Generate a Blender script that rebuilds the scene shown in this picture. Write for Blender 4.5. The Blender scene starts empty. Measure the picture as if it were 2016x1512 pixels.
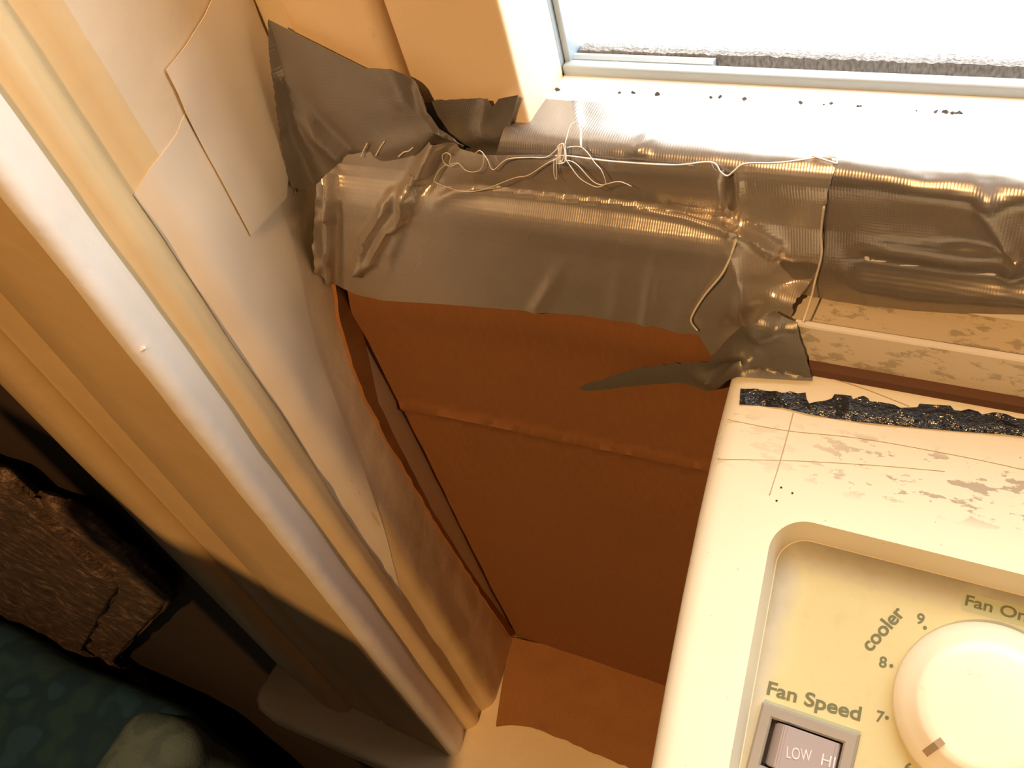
import bpy, bmesh, math, random
from mathutils import Vector, Matrix, noise
from mathutils.geometry import delaunay_2d_cdt

random.seed(7)
scene = bpy.context.scene
col = scene.collection

# ------------------------------------------------------------------ camera
# World: X runs right along the window wall, Y runs out through the window, Z is up.
# The camera is hand-held about 24 cm in front of the cardboard, looking down and out.
F = 1850.0
CX, CY = 1008.0, 756.0
CAM = Vector((0, -0.24, 0))
def _norm(a): return Vector(a).normalized()
_dn = _norm((1580 - CX, 2350 - CY, F))
_lf = Vector((-2800 - CX, -80 - CY, F)); _lf = (_lf - _dn * _lf.dot(_dn)).normalized()
WX, WZ = -_lf, -_dn
WY = WZ.cross(WX)
cam_data = bpy.data.cameras.new('camera')
cam_data.sensor_width = 36
cam_data.lens = F / 2016 * 36
cam_data.clip_start = 0.01
cam = bpy.data.objects.new('camera', cam_data); col.objects.link(cam)
_r = Vector((WX[0], WY[0], WZ[0])); _u = -Vector((WX[1], WY[1], WZ[1])); _b = -Vector((WX[2], WY[2], WZ[2]))
cam.matrix_world = Matrix(((_r.x, _u.x, _b.x, CAM.x), (_r.y, _u.y, _b.y, CAM.y), (_r.z, _u.z, _b.z, CAM.z), (0, 0, 0, 1)))
scene.camera = cam

# ------------------------------------------------------------------ light
scene.view_settings.view_transform = 'Standard'
scene.view_settings.look = 'None'
scene.view_settings.gamma = 1
scene.view_settings.use_curve_mapping = False
scene.view_settings.exposure = 0.0

SKY = 10.0
world = bpy.data.worlds.new('overcast_sky'); scene.world = world
world.use_nodes = True
bg = world.node_tree.nodes['Background']
bg.inputs[0].default_value = (0.97, 0.98, 1.0, 1)
bg.inputs[1].default_value = SKY

pd = bpy.data.lights.new('window_portal', 'AREA'); pd.shape = 'RECTANGLE'
pd.size, pd.size_y = 0.62, 0.92
pd.cycles.is_portal = True
po = bpy.data.objects.new('window_portal', pd); col.objects.link(po)
po.location = (0.15, 0.075, 0.27); po.rotation_euler = (math.radians(-90), 0, 0)

# the room's warm ceiling lamp, behind the camera
LAMP = Vector((-0.10, -1.10, 0.90))
ld = bpy.data.lights.new('ceiling_lamp', 'SPOT'); ld.spot_size = math.radians(74); ld.spot_blend = 0.3
ld.energy = 80; ld.color = (1.0, 0.55, 0.21); ld.shadow_soft_size = 0.018
lo = bpy.data.objects.new('ceiling_lamp', ld); col.objects.link(lo); lo.location = LAMP
lo.rotation_euler = (Vector((-0.10, -0.05, -0.35)) - LAMP).to_track_quat('-Z', 'Y').to_euler()

# ------------------------------------------------------------------ pixel rays (photo frame 2016x1512)
def ray(px, py):
    d = Vector((px - CX, py - CY, F))
    return Vector((d.dot(WX), d.dot(WY), d.dot(WZ)))
def at_plane(px, py, o, n):
    r = ray(px, py); n = Vector(n)
    return CAM + r * ((Vector(o) - CAM).dot(n) / r.dot(n))
def at_y(px, py, y): return at_plane(px, py, (0, y, 0), (0, 1, 0))
def at_z(px, py, z): return at_plane(px, py, (0, 0, z), (0, 0, 1))
def project(P):
    q = Vector(P) - CAM; d = q[0] * WX + q[1] * WY + q[2] * WZ
    return d[0] / d[2] * F + CX, d[1] / d[2] * F + CY
def prof_hit(prof):
    """surface that is the (y, z) polyline prof swept along X -> function pixel -> (point, normal)"""
    def f(px, py):
        r = ray(px, py); best = None
        for i in range(len(prof) - 1):
            (y0, z0), (y1, z1) = prof[i], prof[i + 1]
            ey, ez = y1 - y0, z1 - z0
            den = r.y * ez - r.z * ey
            if abs(den) < 1e-12: continue
            t = ((y0 - CAM.y) * ez - (z0 - CAM.z) * ey) / den
            h = CAM + r * t
            s = ((h.y - y0) * ey + (h.z - z0) * ez) / (ey * ey + ez * ez)
            lo_ = -1e-6 if i else -1e9
            hi_ = 1 + 1e-6 if i < len(prof) - 2 else 1e9
            if t > 0 and lo_ <= s <= hi_ and (best is None or t < best[0]):
                n = Vector((0, ez, -ey)).normalized()
                if n.dot(r) > 0: n = -n
                best = (t, h, n)
        return best[1], best[2]
    return f
def plane_hit(o, n):
    n = Vector(n).normalized()
    return lambda px, py: (at_plane(px, py, o, n), n)

# ------------------------------------------------------------------ mesh helpers
def link(name, me, mat=None, parent=None, smooth=False):
    o = bpy.data.objects.new(name, me); col.objects.link(o)
    if mat is not None and not me.materials: me.materials.append(mat)
    if parent is not None: o.parent = parent
    if smooth:
        for p in me.polygons: p.use_smooth = True
    return o
def tag(o, label, cat=None, group=None, kind=None):
    o['label'] = label
    if cat: o['category'] = cat
    if group: o['group'] = group
    if kind: o['kind'] = kind
    return o
def empty(name, loc=(0, 0, 0)):
    o = bpy.data.objects.new(name, None); col.objects.link(o); o.location = loc; o.empty_display_size = 0.02
    return o
def mesh_from(verts, faces):
    me = bpy.data.meshes.new('m'); me.from_pydata([tuple(v) for v in verts], [], faces); me.update(); return me
def bm_mesh(bm):
    bmesh.ops.recalc_face_normals(bm, faces=bm.faces)
    me = bpy.data.meshes.new('m'); bm.to_mesh(me); bm.free(); return me
def box(name, x0, x1, y0, y1, z0, z1, mat, parent=None, bevel=0.0, seg=3):
    bm = bmesh.new()
    bmesh.ops.create_cube(bm, size=1)
    for v in bm.verts:
        v.co = Vector(((x0 + x1) / 2 + v.co.x * (x1 - x0), (y0 + y1) / 2 + v.co.y * (y1 - y0), (z0 + z1) / 2 + v.co.z * (z1 - z0)))
    if bevel: bmesh.ops.bevel(bm, geom=bm.edges[:], offset=bevel, segments=seg, affect='EDGES', profile=0.5)
    o = link(name, bm_mesh(bm), mat, parent, bevel > 0)
    if bevel: shade_auto(o)
    return o
def shade_auto(o, ang=40):
    me = o.data
    for p in me.polygons: p.use_smooth = True
    try: me.set_sharp_from_angle(angle=math.radians(ang))
    except Exception: pass
def sweep_x(name, prof, x0, x1, mat, parent=None, closed=True, smooth=True, seg=1, xfn=None):
    """closed (y, z) polygon swept along X"""
    n = len(prof); vs = []; fs = []
    for k in range(seg + 1):
        x = x0 + (x1 - x0) * k / seg
        for (y, z) in prof: vs.append((x, y, z))
    for k in range(seg):
        for i in range(n):
            j = (i + 1) % n
            fs.append((k * n + i, k * n + j, (k + 1) * n + j, (k + 1) * n + i))
    fs.append(tuple(range(n))); fs.append(tuple(range(seg * n, seg * n + n))[::-1])
    bm = bmesh.new(); me = mesh_from(vs, fs); bm.from_mesh(me)
    o = link(name, bm_mesh(bm), mat, parent); shade_auto(o); return o
def sweep_z(name, plan, z0, z1, mat, parent=None, seg=1, fn=None, jitter=0.0):
    """closed (x, y) polygon swept along Z; fn(x, y, z) -> (x, y) bends it"""
    n = len(plan); vs = []; fs = []
    for k in range(seg + 1):
        z = z0 + (z1 - z0) * k / seg
        for (x, y) in plan:
            q = fn(x, y, z) if fn else (x, y)
            if jitter:
                q = (q[0] + jitter * noise.noise(Vector((q[0] * 40, q[1] * 60, z * 22))), q[1] + jitter * noise.noise(Vector((q[0] * 40 + 9, q[1] * 60, z * 22))))
            vs.append((q[0], q[1], z))
    for k in range(seg):
        for i in range(n):
            j = (i + 1) % n
            fs.append((k * n + i, k * n + j, (k + 1) * n + j, (k + 1) * n + i))
    fs.append(tuple(range(n))); fs.append(tuple(range(seg * n, seg * n + n))[::-1])
    bm = bmesh.new(); bm.from_mesh(mesh_from(vs, fs))
    o = link(name, bm_mesh(bm), mat, parent); shade_auto(o, 50); return o
def tube(name, pts, r, mat, parent=None, sides=6, smooth_pts=True):
    pts = [Vector(p) for p in pts]
    if smooth_pts and len(pts) > 2:
        out = []
        for i in range(len(pts) - 1):
            p0 = pts[max(i - 1, 0)]; p1 = pts[i]; p2 = pts[i + 1]; p3 = pts[min(i + 2, len(pts) - 1)]
            for k in range(6):
                t = k / 6
                out.append(0.5 * ((2 * p1) + (p2 - p0) * t + (2 * p0 - 5 * p1 + 4 * p2 - p3) * t * t + (3 * p1 - p0 - 3 * p2 + p3) * t ** 3))
        out.append(pts[-1]); pts = out
    vs = []; fs = []
    for i, p in enumerate(pts):
        d = (pts[min(i + 1, len(pts) - 1)] - pts[max(i - 1, 0)])
        d = d.normalized() if d.length > 1e-9 else Vector((1, 0, 0))
        a = d.cross(Vector((0.3, -0.8, 0.52))).normalized(); b = d.cross(a)
        for k in range(sides):
            t = 2 * math.pi * k / sides
            vs.append(p + (a * math.cos(t) + b * math.sin(t)) * r)
    for i in range(len(pts) - 1):
        for k in range(sides):
            j = (k + 1) % sides
            fs.append((i * sides + k, i * sides + j, (i + 1) * sides + j, (i + 1) * sides + k))
    fs.append(tuple(range(sides))[::-1]); fs.append(tuple(range(len(vs) - sides, len(vs))))
    return vs, fs
def tube_obj(name, lines, r, mat, parent=None):
    V = []; Fc = []
    for pts in lines:
        v, f = tube(name, pts, r, mat)
        k = len(V); V += v; Fc += [tuple(i + k for i in q) for q in f]
    return link(name, mesh_from(V, Fc), mat, parent, True)

# signed distance etc. to a polyline in pixel space
def seg_dist(p, poly):
    best = (1e9, 0, 0)
    for i in range(len(poly) - 1):
        ax, ay = poly[i][:2]; bx, by = poly[i + 1][:2]
        ex, ey = bx - ax, by - ay; L = ex * ex + ey * ey or 1e-9
        t = max(0, min(1, ((p[0] - ax) * ex + (p[1] - ay) * ey) / L))
        dx, dy = p[0] - ax - t * ex, p[1] - ay - t * ey
        d = math.hypot(dx, dy)
        if d < best[0]:
            s = 1 if ex * (p[1] - ay) - ey * (p[0] - ax) > 0 else -1
            a0 = poly[i][2] if len(poly[i]) > 2 else 1; a1 = poly[i + 1][2] if len(poly[i + 1]) > 2 else 1
            best = (d, s, a0 + (a1 - a0) * t)
    return best
def smooth01(t):
    t = max(0, min(1, t)); return t * t * (3 - 2 * t)
def rough_line(pts, step, amp, seed=0, close=False):
    """torn edge: subdivide a pixel polyline and jitter it"""
    rnd = random.Random(seed); out = []
    for i in range(len(pts) - 1):
        (ax, ay), (bx, by) = pts[i], pts[i + 1]
        L = math.hypot(bx - ax, by - ay); n = max(1, int(L / step)); nx, ny = -(by - ay) / L, (bx - ax) / L
        for k in range(n):
            t = k / n; j = 0 if k == 0 else rnd.uniform(-amp, amp)
            out.append((ax + (bx - ax) * t + nx * j, ay + (by - ay) * t + ny * j))
    out.append(pts[-1]); return out
def patch(name, outline, hit, mat, step=9, folds=(), lift=0.0005, wrinkle=0.0, wscale=0.02, thick=0.0003, parent=None, extra=None):
    """a thin sheet: pixel outline triangulated, laid on the real surface given by hit, with folds pressed in along its normal"""
    outline = [p for i, p in enumerate(outline) if math.hypot(p[0] - outline[i - 1][0], p[1] - outline[i - 1][1]) > 0.5]
    pts = []; n0 = len(outline)
    # densify
    dense = []
    for i in range(n0):
        ax, ay = outline[i]; bx, by = outline[(i + 1) % n0]
        L = math.hypot(bx - ax, by - ay); m = max(1, int(L / step))
        for k in range(m): dense.append((ax + (bx - ax) * k / m, ay + (by - ay) * k / m))
    pts = [Vector(p) for p in dense]; nb = len(pts)
    xs = [p[0] for p in dense]; ys = [p[1] for p in dense]
    y = min(ys) + step / 2; row = 0
    def inside(x, y):
        c = False; j = nb - 1
        for i in range(nb):
            if (dense[i][1] > y) != (dense[j][1] > y) and x < (dense[j][0] - dense[i][0]) * (y - dense[i][1]) / (dense[j][1] - dense[i][1]) + dense[i][0]: c = not c
            j = i
        return c
    loop = dense + [dense[0]]
    while y < max(ys):
        x = min(xs) + (step / 2 if row % 2 else step * 0.1)
        while x < max(xs):
            if inside(x, y) and seg_dist((x, y), loop)[0] > step * 0.45: pts.append(Vector((x, y)))
            x += step
        y += step * 0.87; row += 1
    for fo in folds:      # vertices along sharp creases
        if fo.get('k') in ('crease', 'wing'):
            for i in range(len(fo['p']) - 1):
                (ax, ay), (bx, by) = fo['p'][i][:2], fo['p'][i + 1][:2]
                m = max(1, int(math.hypot(bx - ax, by - ay) / (step * 0.7)))
                ln = math.hypot(bx - ax, by - ay); ox, oy = -(by - ay) / ln, (bx - ax) / ln
                for k, off in [(k, off) for k in range(m) for off in ((-1, 0, 1) if fo['k'] == 'crease' and fo['w'] < 20 else (0,))]:
                    q = (ax + (bx - ax) * k / m + ox * off * fo['w'], ay + (by - ay) * k / m + oy * off * fo['w'])
                    if inside(*q) and seg_dist(q, loop)[0] > step * 0.4:
                        pts = pts[:nb] + [p for p in pts[nb:] if abs(p[0] - q[0]) + abs(p[1] - q[1]) > step * 0.35] + [Vector(q)]
    edges = [(i, (i + 1) % nb) for i in range(nb)]
    v2, e2, f2, *_ = delaunay_2d_cdt(pts, edges, [], 1, 1e-4)
    vs = []
    for p in v2:
        P, n = hit(p[0], p[1])
        h = lift; hw = 0.0
        for fo in folds:
            d, s, a = seg_dist(p, fo['p']); w = fo['w']; kind = fo.get('k', 'ridge')
            if kind == 'ridge': h += fo['a'] * a * math.exp(-(d / w) ** 2)
            elif kind == 'crease': h += fo['a'] * a * max(0, 1 - d / w) ** 1.3
            elif kind == 'step': h += fo['a'] * a * smooth01(0.5 + s * d / w)
            elif kind == 'wing': hw += fo['a'] * a * max(0, s * d) / w
        if wrinkle: h += wrinkle * noise.noise(P / wscale) + 0.5 * wrinkle * noise.noise(P / wscale * 2.7 + Vector((5, 1, 2)))
        Q = P + n * h
        if hw: Q += (CAM - Q).normalized() * hw
        if extra: Q = extra(Q, p, n)
        vs.append(Q)
    fs = []
    for f in f2:
        a, b, c = (vs[i] for i in f[:3])
        nn = (b - a).cross(c - a)
        fs.append(tuple(f) if nn.dot(CAM - a) > 0 else tuple(reversed(f)))
    o = link(name, mesh_from(vs, fs), mat, parent, True)
    if thick:
        m = o.modifiers.new('thickness', 'SOLIDIFY'); m.thickness = thick; m.offset = -1
        e = o.modifiers.new('crisp_rim', 'EDGE_SPLIT'); e.split_angle = math.radians(50)
    return o

# ------------------------------------------------------------------ materials
def new_mat(name):
    m = bpy.data.materials.new(name); m.use_nodes = True
    nt = m.node_tree; b = nt.nodes['Principled BSDF']
    return m, nt, b
def N(nt, kind, **kw):
    n = nt.nodes.new(kind)
    for k, v in kw.items():
        if k.startswith('i_'):
            key = k[2:]; n.inputs[int(key) if key.isdigit() else key.replace('_', ' ')].default_value = v
        else: setattr(n, k, v)
    return n
def ramp(nt, fac, stops):
    r = nt.nodes.new('ShaderNodeValToRGB'); nt.links.new(fac, r.inputs[0])
    el = r.color_ramp.elements
    while len(el) < len(stops): el.new(0.5)
    for e, (p, c) in zip(el, stops): e.position = p; e.color = (*c, 1) if len(c) == 3 else c
    return r.outputs[0]
def coords(nt, scale=(1, 1, 1)):
    g = nt.nodes.new('ShaderNodeNewGeometry'); mp = nt.nodes.new('ShaderNodeMapping'); mp.inputs['Scale'].default_value = scale
    nt.links.new(g.outputs['Position'], mp.inputs[0]); return mp.outputs[0]
def nz(nt, vec, scale, detail=4, rough=0.55):
    n = N(nt, 'ShaderNodeTexNoise'); n.inputs['Scale'].default_value = scale; n.inputs['Detail'].default_value = detail; n.inputs['Roughness'].default_value = rough
    nt.links.new(vec, n.inputs['Vector']); return n.outputs['Fac']
def bump(nt, b, h, strength, dist):
    bp = N(nt, 'ShaderNodeBump'); bp.inputs['Strength'].default_value = strength; bp.inputs['Distance'].default_value = dist
    nt.links.new(h, bp.inputs['Height']); nt.links.new(bp.outputs[0], b.inputs['Normal']); return bp
def mixc(nt, fac, a, b, mode='MIX'):
    m = N(nt, 'ShaderNodeMix', data_type='RGBA', blend_type=mode)
    for s, v in ((0, fac), (6, a), (7, b)):
        if hasattr(v, 'links') or isinstance(v, bpy.types.NodeSocket): nt.links.new(v, m.inputs[s])
        else: m.inputs[s].default_value = (*v, 1) if isinstance(v, tuple) and len(v) == 3 else v
    return m.outputs[2]
def math_n(nt, op, a, b=None):
    m = N(nt, 'ShaderNodeMath', operation=op)
    for i, v in enumerate((a, b)):
        if v is None: continue
        if isinstance(v, bpy.types.NodeSocket): nt.links.new(v, m.inputs[i])
        else: m.inputs[i].default_value = v
    return m.outputs[0]
def simple(name, c, rough=0.6, metal=0.0, spec=0.5):
    m, nt, b = new_mat(name)
    b.inputs['Base Color'].default_value = (*c, 1); b.inputs['Roughness'].default_value = rough; b.inputs['Metallic'].default_value = metal
    b.inputs['Specular IOR Level'].default_value = spec
    return m
def painted(name, c1, c2, rough=0.42, bs=0.25, bscale=90, bd=0.0015, dirt=0.0):
    m, nt, b = new_mat(name); v = coords(nt)
    base = mixc(nt, ramp(nt, nz(nt, v, 14, 5), [(0.35, (0, 0, 0)), (0.7, (1, 1, 1))]), c1, c2)
    if dirt:
        d = ramp(nt, nz(nt, v, 160, 6, 0.7), [(0.66, (0, 0, 0)), (0.74, (dirt, dirt, dirt))])
        base = mixc(nt, d, base, (c1[0] * 0.45, c1[1] * 0.4, c1[2] * 0.35))
    nt.links.new(base, b.inputs['Base Color']); b.inputs['Roughness'].default_value = rough
    bump(nt, b, nz(nt, v, bscale, 5), bs, bd); return m

M_paint = painted('cream_paint', (0.80, 0.66, 0.44), (0.74, 0.59, 0.37), 0.40, 0.30, 55, 0.0022)
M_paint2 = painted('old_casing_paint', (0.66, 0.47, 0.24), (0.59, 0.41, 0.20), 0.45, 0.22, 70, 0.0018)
M_jamb = painted('jamb_paint', (0.82, 0.70, 0.52), (0.76, 0.62, 0.44), 0.38, 0.35, 45, 0.003)
M_stop = painted('yellow_stop_paint', (0.80, 0.61, 0.34), (0.73, 0.54, 0.29), 0.42, 0.3, 55, 0.002)
M_edge = painted('white_daylit_edge_paint', (0.88, 0.82, 0.74), (0.84, 0.76, 0.66), 0.42, 0.35, 50, 0.003)  # whitened to stand in for daylight on edges; also colours the paint chip
M_sash = painted('sash_paint', (0.86, 0.67, 0.44), (0.78, 0.59, 0.37), 0.5, 0.2, 80, 0.0015, 0.35)
M_ledge = painted('ledge_paint', (0.82, 0.80, 0.77), (0.72, 0.70, 0.67), 0.5, 0.2, 120, 0.001, 0.25)
M_paper = painted('white_paper', (0.84, 0.74, 0.60), (0.80, 0.69, 0.54), 0.6, 0.08, 200, 0.0006)
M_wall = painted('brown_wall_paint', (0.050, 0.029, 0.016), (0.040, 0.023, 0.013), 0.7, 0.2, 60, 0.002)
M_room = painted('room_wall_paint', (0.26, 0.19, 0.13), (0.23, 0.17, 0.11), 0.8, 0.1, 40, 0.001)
M_floor = painted('dark_floor_boards', (0.10, 0.06, 0.035), (0.07, 0.04, 0.025), 0.6, 0.2, 30, 0.002)
M_alu = simple('window_frame_enamel', (0.34, 0.40, 0.44), 0.35, 0.0)
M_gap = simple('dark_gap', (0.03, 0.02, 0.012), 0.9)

def mat_pile():
    m, nt, b = new_mat('grey_pile_weatherstrip'); v = coords(nt, (1, 1, 0.4))
    nt.links.new(ramp(nt, nz(nt, v, 900, 3), [(0.3, (0.14, 0.14, 0.135)), (0.7, (0.36, 0.36, 0.35))]), b.inputs['Base Color'])
    b.inputs['Roughness'].default_value = 1; bump(nt, b, nz(nt, v, 1400, 2), 0.8, 0.001); return m
M_pile = mat_pile()

def mat_glass():
    m, nt, b = new_mat('window_glass'); nt.nodes.remove(b)
    t = N(nt, 'ShaderNodeBsdfTransparent'); t.inputs[0].default_value = (0.97, 0.98, 0.98, 1)
    g = N(nt, 'ShaderNodeBsdfGlossy'); g.inputs['Roughness'].default_value = 0.02
    lw = N(nt, 'ShaderNodeLayerWeight'); fac = math_n(nt, 'ADD', math_n(nt, 'MULTIPLY', math_n(nt, 'POWER', lw.outputs['Facing'], 5.0), 0.5), 0.03)
    mx = N(nt, 'ShaderNodeMixShader'); nt.links.new(fac, mx.inputs[0]); nt.links.new(t.outputs[0], mx.inputs[1]); nt.links.new(g.outputs[0], mx.inputs[2])
    nt.links.new(mx.outputs[0], nt.nodes['Material Output'].inputs[0]); return m
M_glass = mat_glass()

def mat_tape(name, c=(0.50, 0.46, 0.42), rough=0.29, metal=0.60, weave=0.10):
    m, nt, b = new_mat(name); v = coords(nt)
    big = nz(nt, v, 22, 2)
    nt.links.new(mixc(nt, big, (c[0] * 0.85, c[1] * 0.83, c[2] * 0.8), (c[0] * 1.15, c[1] * 1.12, c[2] * 1.08)), b.inputs['Base Color'])
    b.inputs['Metallic'].default_value = metal
    nt.links.new(ramp(nt, nz(nt, v, 18, 1), [(0.3, (rough * 0.9,) * 3), (0.75, (rough * 1.2,) * 3)]), b.inputs['Roughness'])
    w1 = N(nt, 'ShaderNodeTexWave', wave_type='BANDS', bands_direction='X'); w1.inputs['Scale'].default_value = 330; w1.inputs['Distortion'].default_value = 0.6
    w2 = N(nt, 'ShaderNodeTexWave', wave_type='BANDS', bands_direction='Z'); w2.inputs['Scale'].default_value = 200; w2.inputs['Distortion'].default_value = 0.6
    nt.links.new(v, w1.inputs['Vector']); nt.links.new(v, w2.inputs['Vector'])
    h = math_n(nt, 'ADD', math_n(nt, 'MULTIPLY', math_n(nt, 'ADD', w1.outputs['Fac'], w2.outputs['Fac']), weave), math_n(nt, 'MULTIPLY', nz(nt, coords(nt, (1, 1, 0.35)), 40, 2), 0.35))
    bump(nt, b, h, 0.28, 0.0008); return m
M_tape = mat_tape('silver_duct_tape')
M_tape_dim = mat_tape('silver_duct_tape_dim', (0.29, 0.265, 0.24), 0.30, 0.6)  # darker copy of the same tape, standing in for its dimmer reflections
M_tape_dark = mat_tape('silver_duct_tape_scrap', (0.20, 0.185, 0.155), 0.42, 0.5)

def mat_black_tape():
    m, nt, b = new_mat('glossy_black_tape'); v = coords(nt, (0.35, 1, 1))
    b.inputs['Base Color'].default_value = (0.012, 0.013, 0.016, 1); b.inputs['Roughness'].default_value = 0.16
    bump(nt, b, nz(nt, v, 260, 4), 0.7, 0.003); return m
M_black = mat_black_tape()

def mat_card(name, c1, c2):
    m, nt, b = new_mat(name); v = coords(nt)
    fib = nz(nt, coords(nt, (1, 1, 0.3)), 420, 5, 0.7); big = nz(nt, v, 9, 3)
    cc = mixc(nt, big, c1, c2)
    cc = mixc(nt, ramp(nt, fib, [(0.35, (0, 0, 0)), (0.75, (0.35, 0.35, 0.35))]), cc, (c1[0] * 0.6, c1[1] * 0.55, c1[2] * 0.5))
    nt.links.new(cc, b.inputs['Base Color']); b.inputs['Roughness'].default_value = 0.85; b.inputs['Specular IOR Level'].default_value = 0.2
    w = N(nt, 'ShaderNodeTexWave', wave_type='BANDS', bands_direction='X'); w.inputs['Scale'].default_value = 42; nt.links.new(v, w.inputs['Vector'])
    bump(nt, b, math_n(nt, 'ADD', math_n(nt, 'MULTIPLY', w.outputs['Fac'], 0.25), fib), 0.12, 0.0008); return m
M_card = mat_card('brown_cardboard', (0.27, 0.118, 0.042), (0.23, 0.098, 0.034))
M_card_lit = mat_card('brown_cardboard_lit', (0.36, 0.17, 0.06), (0.31, 0.14, 0.05))  # lighter copy of the cardboard, standing in for light on the folded faces
M_thread = simple('white_thread', (0.72, 0.66, 0.56), 0.8)

# ------------------------------------------------------------------ room shell
FLOOR, CEIL = -1.44, 1.02
WALL_Y = -0.075
X0, X1, YB = -1.9, 1.9, -3.0
OX0, OX1, OZ0, OZ1 = -0.30, 0.48, -0.70, 0.80
def shell(name, *a, mat=M_room):
    o = box(name, *a, mat); o['kind'] = 'structure'; return o
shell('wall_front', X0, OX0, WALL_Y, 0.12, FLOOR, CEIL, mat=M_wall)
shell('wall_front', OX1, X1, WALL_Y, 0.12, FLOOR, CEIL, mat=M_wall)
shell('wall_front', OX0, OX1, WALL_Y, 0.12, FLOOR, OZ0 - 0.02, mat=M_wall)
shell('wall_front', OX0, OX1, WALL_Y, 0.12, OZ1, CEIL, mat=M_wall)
shell('wall_left', X0 - 0.1, X0, YB, 0.12, FLOOR, CEIL)
shell('wall_right', X1, X1 + 0.1, YB, 0.12, FLOOR, CEIL)
shell('wall_back', X0 - 0.1, X1 + 0.1, YB - 0.1, YB, FLOOR, CEIL)
shell('floor', X0 - 0.1, X1 + 0.1, YB - 0.1, 0.12, FLOOR - 0.1, FLOOR, mat=M_floor)
shell('ceiling', X0 - 0.1, X1 + 0.1, YB - 0.1, 0.12, CEIL, CEIL + 0.1)

# ------------------------------------------------------------------ casing, jamb, stool
ZS = -0.687
casing = empty('trim_1', (-0.38, -0.09, ZS)); casing['kind'] = 'structure'
tag(casing, 'cream painted moulded window casing left of the cardboard')
def part(o, root):      # parent while keeping world coordinates in the mesh
    o.parent = root; o.matrix_parent_inverse = Matrix.Translation(-root.location); return o
part(sweep_z('back_band', [(-0.466, WALL_Y), (-0.466, -0.088), (-0.463, -0.093), (-0.440, -0.0985), (-0.418, -0.1045), (-0.410, -0.1065), (-0.398, -0.1068), (-0.390, -0.1035), (-0.388, -0.098), (-0.388, WALL_Y)], ZS, 0.86, M_paint2, seg=40, jitter=0.0004), casing)
part(sweep_z('casing_board', [(-0.388, WALL_Y), (-0.388, -0.0995), (-0.362, -0.1005), (-0.360, -0.0990), (-0.357, -0.0990), (-0.355, -0.1015), (-0.330, -0.1025), (-0.300, -0.1035), (-0.2955, -0.1035), (-0.2955, WALL_Y)], ZS, 0.80, M_paint2, seg=60, jitter=0.0004), casing)
part(sweep_z('inner_edge', [(-0.2955, WALL_Y), (-0.2955, -0.1034), (-0.2935, -0.1034), (-0.2905, -0.1015), (-0.289, -0.098), (-0.2895, -0.0935), (-0.2905, -0.090), (-0.292, -0.086), (-0.2935, -0.0835), (-0.2935, WALL_Y)], ZS, 0.80, M_edge, seg=90, jitter=0.0007), casing)  # whiter than the casing board: daylight on this face put into the colour

# the jamb with its stop: face x as a function of y and z
def xe(z):   # where the jamb meets the sash / cardboard
    t = smooth01((-0.15 - z) / 0.16)
    return -0.2695 - 0.0165 * t - 0.004 * smooth01((-0.3 - z) / 0.35)
JP = [(-0.088, -0.2945), (-0.0835, -0.2945), (-0.079, -0.2885), (-0.0755, -0.2862), (-0.072, -0.2862), (-0.069, -0.2885), (-0.066, -0.2885), (-0.060, -0.2835), (-0.0565, -0.2815), (-0.052, -0.2808)]
def xf(y, z):
    if y <= JP[0][0]: return JP[0][1]
    for (y0, a), (y1, b) in zip(JP, JP[1:]):
        if y <= y1: return a + (b - a) * (y - y0) / (y1 - y0)
    e = xe(z); t = (y + 0.052) / 0.064
    return -0.2808 + (e + 0.2808) * t if t < 1 else e
def lump(y, z): return 0.0011 * noise.noise(Vector((y * 38, z * 11, 3.3))) + 0.0006 * noise.noise(Vector((y * 90, z * 40, 8.1)))
def jamb_obj():
    ys = [p[0] for p in JP] + [-0.048 + 0.005 * k for k in range(12)] + [0.012, 0.10]
    vs, fs = [], []; nzs = 150
    for k in range(nzs + 1):
        z = ZS + (0.80 - ZS) * (k / nzs) ** 1.35
        for y in ys: vs.append((xf(y, z) + (lump(y, z) if -0.085 < y < 0.012 else 0), y, z))
        vs.append((-0.33, 0.10, z)); vs.append((-0.33, -0.088, z))
    n = len(ys) + 2
    for k in range(nzs):
        for i in range(n):
            j = (i + 1) % n
            fs.append((k * n + i, k * n + j, (k + 1) * n + j, (k + 1) * n + i))
    fs += [tuple(range(n)), tuple(range(nzs * n, nzs * n + n))[::-1]]
    bm = bmesh.new(); bm.from_mesh(mesh_from(vs, fs))
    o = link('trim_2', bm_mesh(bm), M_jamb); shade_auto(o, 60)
    o.data.materials.append(M_stop)      # the moulded stop gets a yellower colour than the jamb
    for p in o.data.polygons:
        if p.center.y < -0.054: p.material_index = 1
    tag(o, 'cream painted window jamb and stop behind the casing', kind='structure'); return o
jamb = jamb_obj()
def jamb_hit(px, py):
    r = ray(px, py); t0 = 0; g0 = None; N_ = 700
    for k in range(1, N_):
        t = (0.05 + 0.9 * k / N_) / r.length
        P = CAM + r * t; g = P.x - xf(P.y, P.z) if P.y > -0.088 else (P.x - xf(-0.088, P.z))
        if g < 0:
            a, b = t0, t
            for _ in range(18):
                m = (a + b) / 2; Q = CAM + r * m
                if Q.x - xf(Q.y, Q.z) < 0: b = m
                else: a = m
            Q = CAM + r * b; e = 1e-4
            n = Vector((1, -(xf(Q.y + 0.004, Q.z) - xf(Q.y - 0.004, Q.z)) / 0.008, 0)).normalized()
            Q = Q + Vector((lump(Q.y, Q.z), 0, 0))
            return Q, n
        t0 = t
    return at_y(px, py, 0.0), Vector((1, 0, 0))

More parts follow.
